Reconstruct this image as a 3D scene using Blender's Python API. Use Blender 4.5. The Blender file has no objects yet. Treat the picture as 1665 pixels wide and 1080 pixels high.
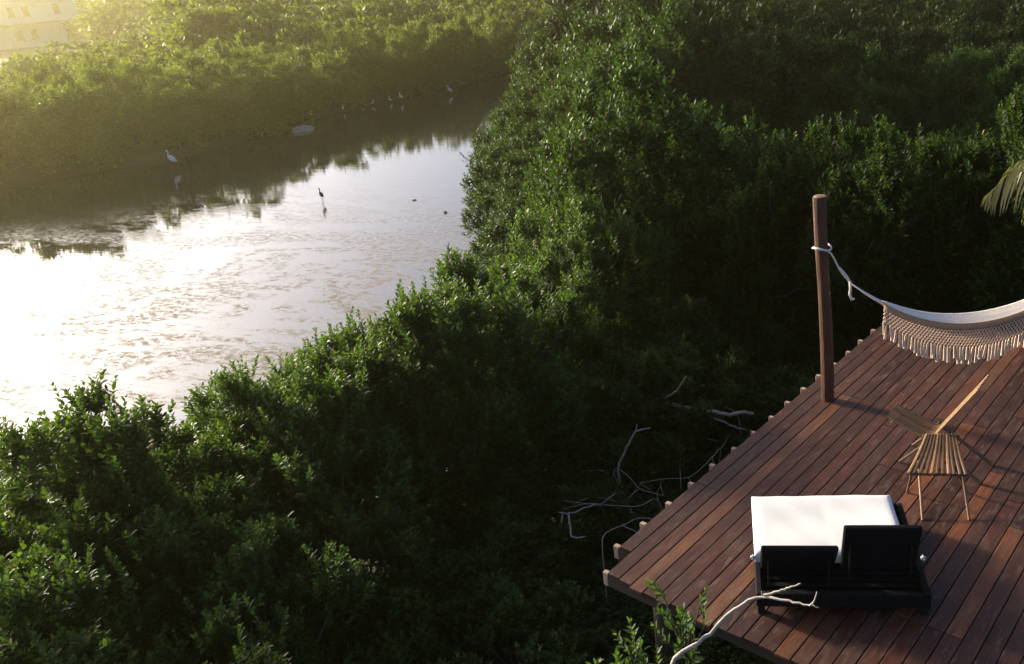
import bpy, math, random
import numpy as np

# ------------------------------------------------------------------ camera, sky, sun, exposure
SC = bpy.context.scene
COL = SC.collection
H = 7.5                      # camera height above the lagoon
DZ = 2.5                     # deck top above the lagoon
FPX, PPX, PPY = 1448.0, 1010.0, 540.0
PIT, ROLL = math.radians(23.1), math.radians(4.5)
c_, s_ = math.cos(PIT), math.sin(PIT)
cr_, sr_ = math.cos(ROLL), math.sin(ROLL)
RV = np.array([1.0, 0, 0]); UV = np.array([0, s_, c_]); FV = np.array([0, c_, -s_])

from mathutils import Matrix, Vector
cam = bpy.data.cameras.new('camera')
camo = bpy.data.objects.new('camera', cam); COL.objects.link(camo)
cx = RV*cr_ - UV*sr_; cy = RV*sr_ + UV*cr_; cz = -FV
camo.matrix_world = Matrix(((cx[0], cy[0], cz[0], 0), (cx[1], cy[1], cz[1], 0), (cx[2], cy[2], cz[2], H), (0, 0, 0, 1)))
cam.sensor_fit = 'HORIZONTAL'; cam.sensor_width = 36.0
cam.lens = FPX/1665*36.0
cam.shift_x = -(PPX-832.5)/1665
cam.clip_start = 0.05; cam.clip_end = 3000
SC.camera = camo

SUN_AZ, SUN_EL = math.radians(-52), math.radians(16)
world = bpy.data.worlds.new('World'); SC.world = world; world.use_nodes = True
wn = world.node_tree; bg = wn.nodes['Background']
sky = wn.nodes.new('ShaderNodeTexSky'); sky.sky_type = 'NISHITA'; sky.sun_disc = False
sky.sun_elevation = SUN_EL; sky.sun_rotation = SUN_AZ
sky.air_density = 0.35; sky.dust_density = 2.9; sky.ozone_density = 1.0
wn.links.new(sky.outputs[0], bg.inputs[0]); bg.inputs[1].default_value = 0.15

sl = bpy.data.lights.new('sun', 'SUN'); sl.energy = 4.8; sl.angle = math.radians(6); sl.color = (1.0, 0.86, 0.64)
so = bpy.data.objects.new('sun', sl); COL.objects.link(so)
SDIR = Vector((math.sin(SUN_AZ)*math.cos(SUN_EL), math.cos(SUN_AZ)*math.cos(SUN_EL), math.sin(SUN_EL)))
so.rotation_euler = SDIR.to_track_quat('Z', 'Y').to_euler()
so.location = (0, 0, 40)

SC.view_settings.view_transform = 'Standard'; SC.view_settings.look = 'None'
SC.view_settings.gamma = 1.0; SC.view_settings.use_curve_mapping = False
SC.view_settings.exposure = 0.95
SC.render.engine = 'CYCLES'
cy_ = SC.cycles
cy_.max_bounces = 6; cy_.diffuse_bounces = 3; cy_.glossy_bounces = 3; cy_.transmission_bounces = 4
cy_.volume_bounces = 0; cy_.transparent_max_bounces = 4
cy_.use_denoising = True; cy_.sample_clamp_indirect = 6.0

rng = np.random.default_rng(11); random.seed(11)

# ------------------------------------------------------------------ helpers
def ray(x, y):
    a = (x-PPX)/FPX; b = -(y-PPY)/FPX
    return (a*cr_+b*sr_)*RV + (-a*sr_+b*cr_)*UV + FV
def at(x, y, z):
    d = ray(x, y); p = d*((z-H)/d[2]); return np.array([p[0], p[1], z])
def norm(v):
    v = np.asarray(v, float); return v/np.maximum(np.linalg.norm(v, axis=-1, keepdims=True), 1e-9)

class MB:
    def __init__(self): self.v = []; self.f = []
    def add(self, verts, faces):
        n = len(self.v); self.v += [tuple(map(float, p)) for p in verts]
        self.f += [tuple(i+n for i in f) for f in faces]
    def box(self, c, s, R=None):
        c = np.asarray(c, float); h = np.asarray(s, float)/2
        P = np.array([[x, y, z] for z in (-1, 1) for y in (-1, 1) for x in (-1, 1)])*h
        if R is not None: P = P @ np.asarray(R).T
        self.add(P+c, [(0, 2, 3, 1), (4, 5, 7, 6), (0, 1, 5, 4), (2, 6, 7, 3), (0, 4, 6, 2), (1, 3, 7, 5)])
    def bbox(self, c, s, b=0.01, R=None):
        """box with chamfered edges"""
        c = np.asarray(c, float); h = np.asarray(s, float)/2
        P = []
        for z in (-1, 1):
            for y in (-1, 1):
                for x in (-1, 1):
                    for k in range(3):
                        q = np.array([x, y, z])*(h-b); q[k] += b*(x, y, z)[k]; P.append(q)
        P = np.array(P)
        if R is not None: P = P @ np.asarray(R).T
        idx = lambda x, y, z, k: ((z*2+y)*2+x)*3+k
        F = []
        F += [tuple(idx(s, *a, 0) for a in ((0, 0), (1, 0), (1, 1), (0, 1))) for s in (0, 1)]
        F += [tuple(idx(a[0], s, a[1], 1) for a in ((0, 0), (1, 0), (1, 1), (0, 1))) for s in (0, 1)]
        F += [tuple(idx(a[0], a[1], s, 2) for a in ((0, 0), (1, 0), (1, 1), (0, 1))) for s in (0, 1)]
        for a in (0, 1):
            for b_ in (0, 1):
                F.append((idx(0, a, b_, 1), idx(1, a, b_, 1), idx(1, a, b_, 2), idx(0, a, b_, 2)))
                F.append((idx(a, 0, b_, 0), idx(a, 1, b_, 0), idx(a, 1, b_, 2), idx(a, 0, b_, 2)))
                F.append((idx(a, b_, 0, 0), idx(a, b_, 1, 0), idx(a, b_, 1, 1), idx(a, b_, 0, 1)))
        for z in (0, 1):
            for y in (0, 1):
                for x in (0, 1): F.append(tuple(idx(x, y, z, k) for k in range(3)))
        self.add(P+c, F)
    def tube(self, pts, rad, n=6, cap=True):
        pts = np.asarray(pts, float); m = len(pts)
        rad = np.broadcast_to(np.asarray(rad, float), (m,))
        T = np.gradient(pts, axis=0); T = norm(T)
        ref = np.array([0, 0, 1.0]) if abs(T[0][2]) < .9 else np.array([1.0, 0, 0])
        A = norm(np.cross(T[0], ref)); V = []
        for i in range(m):
            A = norm(A - T[i]*(A@T[i])); B = np.cross(T[i], A)
            for k in range(n):
                t = 2*math.pi*k/n
                V.append(pts[i] + rad[i]*(A*math.cos(t)+B*math.sin(t)))
        F = [(i*n+k, i*n+(k+1) % n, (i+1)*n+(k+1) % n, (i+1)*n+k) for i in range(m-1) for k in range(n)]
        if cap: F += [tuple(range(n-1, -1, -1)), tuple((m-1)*n+k for k in range(n))]
        self.add(V, F)
    def loft(self, rings, close=True, caps=True):
        m = len(rings); n = len(rings[0]); V = [p for r in rings for p in r]; F = []
        for i in range(m-1):
            for k in range(n if close else n-1):
                F.append((i*n+k, i*n+(k+1) % n, (i+1)*n+(k+1) % n, (i+1)*n+k))
        if caps: F += [tuple(range(n-1, -1, -1)), tuple((m-1)*n+k for k in range(n))]
        self.add(V, F)
    def mesh(self, name, smooth=False):
        me = bpy.data.meshes.new(name); me.from_pydata(self.v, [], self.f); me.update()
        if smooth: me.polygons.foreach_set('use_smooth', [True]*len(me.polygons))
        return me
    def build(self, name, mat, parent=None, smooth=False):
        me = self.mesh(name, smooth); me.materials.append(mat)
        return link(name, me, parent)

def link(name, me, parent=None):
    o = bpy.data.objects.new(name, me); COL.objects.link(o)
    if parent is not None: o.parent = parent
    return o
def tag(o, label=None, cat=None, group=None, kind=None):
    if label: o['label'] = label
    if cat: o['category'] = cat
    if group: o['group'] = group
    if kind: o['kind'] = kind
    return o
def empty(name, loc=(0, 0, 0), rz=0.0):
    o = bpy.data.objects.new(name, None); COL.objects.link(o); o.location = loc; o.rotation_euler = (0, 0, rz)
    o.empty_display_size = 0.2
    return o
def copy_tree(o, parent=None):
    c = o.copy(); COL.objects.link(c); c.parent = parent
    for ch in list(o.children): copy_tree(ch, c)
    return c
def bez(pts, n):
    """smooth polyline through the points (Catmull-Rom)"""
    P = np.asarray(pts, float); P = np.vstack([2*P[0]-P[1], P, 2*P[-1]-P[-2]]); out = []
    m = len(P)-3
    for t in np.linspace(0, m-1e-6, n):
        i = int(t); u = t-i; a, b, c, d = P[i:i+4]
        out.append(0.5*((2*b)+(-a+c)*u+(2*a-5*b+4*c-d)*u*u+(-a+3*b-3*c+d)*u**3))
    return np.array(out)
def mesh_np(name, V, quads=None, tris=None, attr=None):
    me = bpy.data.meshes.new(name)
    nq = 0 if quads is None else len(quads); nt = 0 if tris is None else len(tris)
    me.vertices.add(len(V)); me.vertices.foreach_set('co', np.asarray(V, np.float32).ravel())
    loops = []; starts = []
    if nq: loops.append(np.asarray(quads, np.int32).ravel()); starts.append(np.arange(nq)*4)
    if nt: loops.append(np.asarray(tris, np.int32).ravel()); starts.append(nq*4+np.arange(nt)*3)
    L = np.concatenate(loops); S = np.concatenate(starts).astype(np.int32)
    me.loops.add(len(L)); me.loops.foreach_set('vertex_index', L)
    me.polygons.add(nq+nt); me.polygons.foreach_set('loop_start', S)
    if attr is not None:
        a = me.attributes.new('tint', 'FLOAT', 'POINT'); a.data.foreach_set('value', np.asarray(attr, np.float32))
    me.update(calc_edges=True); me.validate()
    return me

# ------------------------------------------------------------------ materials
def mat(name):
    m = bpy.data.materials.new(name); m.use_nodes = True
    nt = m.node_tree; b = nt.nodes['Principled BSDF']
    return m, nt, b
def N(nt, t, **kw):
    n = nt.nodes.new(t)
    for k, v in kw.items():
        if k.startswith('i_'): n.inputs[k[2:].replace('_', ' ')].default_value = v
        else: setattr(n, k, v)
    return n
def ramp(nt, src, stops):
    r = nt.nodes.new('ShaderNodeValToRGB'); cr = r.color_ramp
    while len(cr.elements) < len(stops): cr.elements.new(0.5)
    for e, (p, c) in zip(cr.elements, stops):
        e.position = p; e.color = (*c, 1) if len(c) == 3 else c
    nt.links.new(src, r.inputs[0]); return r.outputs[0]
def math_(nt, op, a, b=None, clamp=False):
    n = nt.nodes.new('ShaderNodeMath'); n.operation = op; n.use_clamp = clamp
    for i, x in enumerate((a, b)):
        if x is None: continue
        if isinstance(x, (int, float)): n.inputs[i].default_value = x
        else: nt.links.new(x, n.inputs[i])
    return n.outputs[0]
def mixc(nt, fac, a, b, mode='MIX'):
    n = nt.nodes.new('ShaderNodeMix'); n.data_type = 'RGBA'; n.blend_type = mode
    for i, x in ((0, fac), (6, a), (7, b)):
        if isinstance(x, (int, float)): n.inputs[i].default_value = x
        elif isinstance(x, tuple): n.inputs[i].default_value = (*x, 1)
        else: nt.links.new(x, n.inputs[i])
    return n.outputs[2]
def noise(nt, scale, detail=4, rough=.55, vec=None, dist=0.0):
    n = N(nt, 'ShaderNodeTexNoise'); n.inputs['Scale'].default_value = scale; n.inputs['Detail'].default_value = detail
    n.inputs['Roughness'].default_value = rough; n.inputs['Distortion'].default_value = dist
    if vec is not None: nt.links.new(vec, n.inputs['Vector'])
    return n.outputs['Fac']
def mapping(nt, src, scale=(1, 1, 1), rot=(0, 0, 0), loc=(0, 0, 0)):
    m = N(nt, 'ShaderNodeMapping'); m.inputs['Scale'].default_value = scale; m.inputs['Rotation'].default_value = rot
    m.inputs['Location'].default_value = loc
    nt.links.new(src, m.inputs['Vector']); return m.outputs[0]
def bump(nt, b, h, strength=.3, dist=.02):
    n = N(nt, 'ShaderNodeBump'); n.inputs['Strength'].default_value = strength; n.inputs['Distance'].default_value = dist
    nt.links.new(h, n.inputs['Height']); nt.links.new(n.outputs[0], b.inputs['Normal']); return n

def leaf_material(name, dark, light, trans, tfac=0.38, rough=.38, spec=.45):
    m, nt, b = mat(name)
    at_ = N(nt, 'ShaderNodeAttribute', attribute_name='tint'); oi = N(nt, 'ShaderNodeObjectInfo')
    f = math_(nt, 'ADD', math_(nt, 'MULTIPLY', at_.outputs['Fac'], .75), math_(nt, 'MULTIPLY', oi.outputs['Random'], .25))
    col = mixc(nt, f, dark, light)
    old = math_(nt, 'GREATER_THAN', at_.outputs['Fac'], 1.05); col = mixc(nt, old, col, (.20, .15, .03))
    hs = N(nt, 'ShaderNodeHueSaturation'); nt.links.new(col, hs.inputs['Color'])
    nt.links.new(math_(nt, 'ADD', math_(nt, 'MULTIPLY', oi.outputs['Random'], .05), .472), hs.inputs['Hue'])
    nt.links.new(math_(nt, 'ADD', math_(nt, 'MULTIPLY', math_(nt, 'FRACT', math_(nt, 'MULTIPLY', oi.outputs['Random'], 7.31)), .6), .72), hs.inputs['Value'])
    col = hs.outputs[0]
    nt.links.new(col, b.inputs['Base Color']); b.inputs['Roughness'].default_value = rough
    b.inputs['Specular IOR Level'].default_value = spec
    tr = N(nt, 'ShaderNodeBsdfTranslucent')
    tcol = mixc(nt, f, tuple(x*.6 for x in trans), trans); nt.links.new(tcol, tr.inputs['Color'])
    mx = N(nt, 'ShaderNodeMixShader'); mx.inputs[0].default_value = tfac
    nt.links.new(b.outputs[0], mx.inputs[1]); nt.links.new(tr.outputs[0], mx.inputs[2])
    nt.links.new(mx.outputs[0], nt.nodes['Material Output'].inputs['Surface'])
    return m
M = {}
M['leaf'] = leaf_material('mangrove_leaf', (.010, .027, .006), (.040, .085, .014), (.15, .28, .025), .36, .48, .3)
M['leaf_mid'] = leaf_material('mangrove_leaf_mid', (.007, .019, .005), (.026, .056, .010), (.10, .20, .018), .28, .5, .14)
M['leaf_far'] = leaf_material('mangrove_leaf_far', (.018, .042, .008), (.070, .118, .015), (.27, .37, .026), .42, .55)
M['leaf_shaded'] = leaf_material('mangrove_leaf_shaded', (.004, .011, .003), (.014, .030, .006), (.065, .12, .012), .2, .55, .12)  # darkened mangrove leaf: gloom of the top right put into the colour
M['palm_leaf'] = leaf_material('palm_leaf', (.07, .085, .025), (.16, .16, .055), (.24, .25, .06), .35, .4)

def plain(name, col, rough=.7, var=.25, scale=6.0, bumpy=0.0, spec=.5, obj_random=False):
    m, nt, b = mat(name)
    tc = N(nt, 'ShaderNodeTexCoord'); n = noise(nt, scale, 5, .6, tc.outputs['Object'])
    c = ramp(nt, n, [(.25, tuple(x*(1-var) for x in col)), (.75, tuple(min(1, x*(1+var)) for x in col))])
    if obj_random:
        oi = N(nt, 'ShaderNodeObjectInfo')
        k = math_(nt, 'ADD', math_(nt, 'MULTIPLY', oi.outputs['Random'], .5), .72)
        hs = N(nt, 'ShaderNodeHueSaturation'); nt.links.new(k, hs.inputs['Value']); nt.links.new(c, hs.inputs['Color']); c = hs.outputs[0]
    nt.links.new(c, b.inputs['Base Color']); b.inputs['Roughness'].default_value = rough
    b.inputs['Specular IOR Level'].default_value = spec
    if bumpy: bump(nt, b, n, bumpy, .01)
    return m
M['bark'] = plain('mangrove_bark', (.075, .06, .048), .85, .4, 9, .5)
M['dead_wood'] = plain('dead_wood', (.40, .35, .30), .8, .35, 14, .4)
M['dead_dim'] = plain('dead_wood_brown', (.36, .31, .27), .85, .4, 14, .4)
M['mud'] = plain('mud', (.045, .036, .028), .8, .4, 1.5, .4)
M['white_cushion'] = plain('white_canvas', (.74, .74, .74), .85, .03, 4, .05)
M['black_weave'] = plain('black_weave', (.007, .007, .007), .8, .4, 60, .3, .15)
M['black_cloth'] = plain('black_cloth', (.009, .009, .010), .95, .2, 30, .2, .1)
M['dark_metal'] = plain('dark_metal', (.01, .01, .01), .6, .2, 20, 0, .2)
M['knob'] = plain('grey_plastic', (.4, .39, .38), .4, .05, 20)
M['stick'] = plain('pale_stick', (.30, .175, .08), .6, .25, 18, .2, obj_random=True)
M['stick_dark'] = plain('brown_stick', (.12, .065, .032), .6, .3, 18, .2, obj_random=True)
M['cotton'] = plain('cream_cotton', (.72, .55, .40), .9, .12, 30, .2)
M['cotton_white'] = plain('white_cotton', (.86, .82, .75), .9, .06, 30, .1)
M['cotton_tan'] = plain('tan_cotton', (.42, .27, .16), .9, .15, 30, .2)
M['rope'] = plain('white_rope', (.72, .68, .6), .9, .15, 60, .4)
M['plumage'] = plain('white_plumage', (.82, .80, .76), .8, .05, 10)
M['backlit_plumage'] = plain('heron_backlit_plumage', (.055, .055, .06), .8, .2, 10)  # heron seen against the light: its backlit darkness is in the colour
M['bill'] = plain('bill', (.05, .04, .02), .5)
M['pale_rock'] = plain('pale_rock', (.30, .27, .23), .9, .3, 5, .5)
M['wall_white'] = plain('white_wall', (.78, .76, .74), .85, .06, 1.2)
M['window_dark'] = plain('window_glass', (.05, .06, .07), .15, .1, 2)
M['grey_trim'] = plain('grey_trim', (.35, .34, .32), .8, .1, 2)

# deck timber
m, nt, b = mat('deck_timber'); M['deck'] = m
tc = N(nt, 'ShaderNodeTexCoord'); oi = N(nt, 'ShaderNodeObjectInfo')
off = N(nt, 'ShaderNodeVectorMath', operation='ADD'); nt.links.new(tc.outputs['Object'], off.inputs[0])
sc3 = N(nt, 'ShaderNodeVectorMath', operation='SCALE'); nt.links.new(oi.outputs['Location'], sc3.inputs[0]); sc3.inputs['Scale'].default_value = 3.7
nt.links.new(sc3.outputs[0], off.inputs[1])
g = noise(nt, 3.0, 7, .65, mapping(nt, off.outputs[0], (1.1, 16, 16)))
g2 = noise(nt, 2.2, 4, .6, mapping(nt, off.outputs[0], (1.0, 2.0, 1)))
g3 = noise(nt, 9, 6, .75, mapping(nt, off.outputs[0], (.55, 2.2, 1)))
tone = mixc(nt, 1.0, oi.outputs['Color'], ramp(nt, g, [(.22, (.28, .27, .27)), (.5, (1, 1, 1)), (.8, (2.0, 1.8, 1.6))]), 'MULTIPLY')
tone = mixc(nt, ramp(nt, g2, [(.52, (0, 0, 0)), (.75, (.55,)*3)]), tone, (.078, .038, .026))
tone = mixc(nt, ramp(nt, g3, [(.53, (0, 0, 0)), (.66, (.75,)*3)]), tone, (.165, .10, .075))
geo = N(nt, 'ShaderNodeNewGeometry')
g5 = noise(nt, 1.1, 5, .6, geo.outputs['Position'])
tone = mixc(nt, ramp(nt, g5, [(.45, (0, 0, 0)), (.68, (.6,)*3)]), tone, (.046, .0215, .0145))
nt.links.new(tone, b.inputs['Base Color'])
rr = ramp(nt, g2, [(.3, (.42,)*3), (.7, (.7,)*3)]); nt.links.new(rr, b.inputs['Roughness'])
b.inputs['Specular IOR Level'].default_value = .4
bump(nt, b, g, .35, .004)
M['deck_frame'] = plain('deck_frame', (.07, .045, .035), .8, .3, 8, .4)
m, nt, b = mat('joist_timber_sunlit_tips'); M['joist_sunlit_end'] = m
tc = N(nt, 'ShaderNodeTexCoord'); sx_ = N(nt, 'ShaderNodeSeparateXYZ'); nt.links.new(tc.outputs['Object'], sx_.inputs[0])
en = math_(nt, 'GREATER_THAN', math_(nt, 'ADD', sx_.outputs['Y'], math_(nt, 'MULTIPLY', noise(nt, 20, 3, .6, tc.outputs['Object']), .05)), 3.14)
nt.links.new(mixc(nt, en, (.045, .032, .026), (.42, .30, .22)), b.inputs['Base Color']); b.inputs['Roughness'].default_value = .85  # sunlight on the protruding tips is painted in as a pale end zone

# hammock post: red-brown peeled log
m, nt, b = mat('peeled_log'); M['log'] = m
tc = N(nt, 'ShaderNodeTexCoord'); g = noise(nt, 5, 6, .65, mapping(nt, tc.outputs['Object'], (5, 5, .7)))
crk = noise(nt, 9, 3, .5, mapping(nt, tc.outputs['Object'], (6, 6, .25)), .6)
logc = mixc(nt, ramp(nt, crk, [(.60, (0, 0, 0)), (.64, (.85,)*3)]), ramp(nt, g, [(.25, (.030, .0115, .005)), (.55, (.080, .027, .011)), (.8, (.18, .068, .026))]), (.012, .007, .005))
nt.links.new(logc, b.inputs['Base Color'])
b.inputs['Roughness'].default_value = .6; bump(nt, b, g, .5, .02)

# lagoon water
m, nt, b = mat('lagoon_water'); M['water'] = m
tc = N(nt, 'ShaderNodeTexCoord')
flow = mapping(nt, tc.outputs['Object'], (1, 1, 1), (0, 0, math.radians(22)))
flow2 = mapping(nt, flow, (.35, 1.0, 1))
n1 = noise(nt, .30, 8, .7, mapping(nt, flow, (.5, 1.0, 1)), 1.6); n2 = noise(nt, 3.2, 5, .7, flow2, .4)
patch = math_(nt, 'ADD', math_(nt, 'MULTIPLY', n1, .72), math_(nt, 'MULTIPLY', n2, .30))
scum = ramp(nt, patch, [(.455, (0, 0, 0)), (.535, (1, 1, 1))])
n4 = noise(nt, 7, 6, .8, mapping(nt, flow, (.6, 1.0, 1)))
speck = ramp(nt, n4, [(.45, (0, 0, 0)), (.53, (1, 1, 1))])
sep = N(nt, 'ShaderNodeSeparateXYZ'); nt.links.new(tc.outputs['Object'], sep.inputs[0])
nearf = math_(nt, 'SUBTRACT', 1.0, math_(nt, 'MULTIPLY', math_(nt, 'SUBTRACT', math_(nt, 'ADD', sep.outputs['Y'], math_(nt, 'MULTIPLY', n1, 18)), 31), 1/14.0), True)
scum = math_(nt, 'MULTIPLY', scum, math_(nt, 'ADD', math_(nt, 'MULTIPLY', nearf, .9), .10))
fac = math_(nt, 'MULTIPLY', scum, math_(nt, 'ADD', math_(nt, 'MULTIPLY', speck, .85), .15))
nt.links.new(mixc(nt, fac, (.03, .028, .024), (.22, .185, .14)), b.inputs['Base Color'])
nt.links.new(math_(nt, 'ADD', math_(nt, 'MULTIPLY', fac, .5), .025), b.inputs['Roughness'])
b.inputs['IOR'].default_value = 2.0
nt.links.new(math_(nt, 'SUBTRACT', .95, math_(nt, 'MULTIPLY', fac, .93)), b.inputs['Specular IOR Level'])
rip = noise(nt, 1.6, 4, .6, mapping(nt, flow, (.5, 1.6, 1)), .3)
rip2 = noise(nt, 9, 3, .6, mapping(nt, flow, (.6, 1.4, 1)))
hgt = math_(nt, 'ADD', math_(nt, 'MULTIPLY', rip, .8), math_(nt, 'MULTIPLY', rip2, .1))
bump(nt, b, hgt, .095, .03)

# ground: wet mud and leaf litter
m, nt, b = mat('mud_ground'); M['ground'] = m
tc = N(nt, 'ShaderNodeTexCoord'); n1 = noise(nt, .6, 6, .6, tc.outputs['Object']); n2 = noise(nt, 12, 4, .7, tc.outputs['Object'])
nt.links.new(mixc(nt, .5, ramp(nt, n1, [(.3, (.012, .011, .008)), (.7, (.026, .022, .016))]), ramp(nt, n2, [(.3, (.010, .009, .006)), (.75, (.035, .028, .019))])), b.inputs['Base Color'])
b.inputs['Roughness'].default_value = .8; bump(nt, b, n2, .5, .03)

# ------------------------------------------------------------------ terrain and water
NEAR = [(-70, -45), (-40, -20), (-25, -6.5), (-14, 2.2), (-9.5, 6.0), (-7.2, 8.2), (-5.6, 9.8), (-4.2, 11.2), (-3.0, 12.2), (-2.2, 13.6), (-1.7, 15.5), (-1.8, 20),
        (-2.6, 25), (-2.8, 30), (-3.4, 38), (-4.2, 48), (-5.0, 58), (-4.8, 63), (-3.0, 68)]
FAR = [(-4.5, 70), (-7.8, 64), (-13.5, 57), (-17, 51), (-20, 43), (-26.5, 38.5), (-45, 14), (-70, -20)]
POLY = np.array(NEAR+FAR, float)
def inside(P):
    x, y = P[..., 0], P[..., 1]; r = np.zeros(x.shape, bool); j = len(POLY)-1
    for i in range(len(POLY)):
        xi, yi = POLY[i]; xj, yj = POLY[j]
        c = ((yi > y) != (yj > y)) & (x < (xj-xi)*(y-yi)/(yj-yi+1e-12)+xi); r ^= c; j = i
    return r
def segdist(P, L):
    d = np.full(P.shape[:-1], 1e9)
    for a, b_ in zip(L[:-1], L[1:]):
        a = np.array(a, float); b_ = np.array(b_, float); ab = b_-a
        t = np.clip(((P-a)@ab)/(ab@ab), 0, 1); d = np.minimum(d, np.linalg.norm(P-(a+t[..., None]*ab), axis=-1))
    return d
def shore(P):            # >0 on land
    P = np.asarray(P, float); d = segdist(P, NEAR+FAR+[NEAR[0]]); return np.where(inside(P), -d, d)

gx = np.concatenate([-np.geomspace(900, 42, 16), np.arange(-40, 40.1, 1.0), np.geomspace(42, 900, 16)])
gy = np.concatenate([-np.geomspace(300, 12, 10), np.arange(-10, 80.1, 1.0), np.geomspace(82, 1500, 18)])
GX, GY = np.meshgrid(gx, gy); P2 = np.stack([GX, GY], -1); sd = shore(P2)
GZ = np.clip(sd*.35, -.9, .3) + np.where(sd > 1, .08*np.sin(GX*1.3)*np.cos(GY*1.7), 0)
nx, ny = len(gx), len(gy); I = np.arange(nx*ny).reshape(ny, nx)
Q = np.stack([I[:-1, :-1], I[:-1, 1:], I[1:, 1:], I[1:, :-1]], -1).reshape(-1, 4)
me = mesh_np('ground', np.stack([GX, GY, GZ], -1).reshape(-1, 3), Q); me.materials.append(M['ground'])
tag(link('ground', me), kind='structure', label='dark wet mud under the mangroves')
wb = MB(); wb.add([(-75, -50, 0), (6, -50, 0), (6, 76, 0), (-75, 76, 0)], [(0, 1, 2, 3)])
tag(wb.build('water', M['water']), kind='structure', label='bright rippled lagoon water with tan scum')

# ------------------------------------------------------------------ mangrove builder
def leaves_np(pos, axis, length, K, leaf, wid, quad, r, theta0=.95, dth=.35):
    """K leaves round each shoot. pos, axis: (S,3); returns verts, faces, tint"""
    S = len(pos)
    ref = np.where(np.abs(axis[:, 2:3]) < .9, np.array([[0, 0, 1.0]]), np.array([[1.0, 0, 0]]))
    a = norm(np.cross(axis, ref)); b_ = np.cross(axis, a)
    k = np.arange(K); t = (k//2+.6)/(K/2.0)
    az = (k % 2)*math.pi + (k//2)*math.pi/2
    az = az[None]+r.uniform(0, 6.28, (S, 1))+r.normal(0, .25, (S, K))
    th = theta0 - dth*t[None] + r.normal(0, .18, (S, K))
    rad = a[:, None]*np.cos(az)[..., None]+b_[:, None]*np.sin(az)[..., None]
    d = norm(axis[:, None]*np.cos(th)[..., None]+rad*np.sin(th)[..., None])
    side = norm(np.cross(d, axis[:, None])); n = np.cross(side, d)
    base = pos[:, None]+axis[:, None]*(length[:, None]*np.minimum(t, 1)[None])[..., None]
    L = leaf*(r.uniform(.55, 1.2, (S, K)))*r.uniform(.75, 1.15, (S, 1))*(1.05-.25*t[None]); W = L*wid
    d = d.reshape(-1, 3); side = side.reshape(-1, 3); n = n.reshape(-1, 3); base = base.reshape(-1, 3)
    L = L.reshape(-1, 1); W = W.reshape(-1, 1); m_ = len(L)
    tint = np.clip(r.normal(.42, .24, m_)+.25*np.tile(t, S), 0, 1); tint[r.uniform(0, 1, m_) < .022] = 1.2
    if quad:
        V = np.stack([base, base+d*L*.32+side*W+n*W*.35, base+d*L*.72+side*W*.85+n*W*.28, base+d*L-n*L*.06,
                      base+d*L*.72-side*W*.85+n*W*.28, base+d*L*.32-side*W+n*W*.35], 1).reshape(-1, 3)
        i = np.arange(m_)[:, None]*6
        return V, np.concatenate([i+[[0, 1, 2, 3]], i+[[0, 3, 4, 5]]]), None, np.repeat(tint, 6)
    V = np.stack([base, base+d*L*.45+side*W*1.1+n*W*.3, base+d*L, base+d*L*.45-side*W*1.1+n*W*.3], 1).reshape(-1, 3)
    i = np.arange(m_)[:, None]*4
    return V, None, np.concatenate([i+[[0, 1, 2]], i+[[0, 2, 3]]]), np.repeat(tint, 4)

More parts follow.
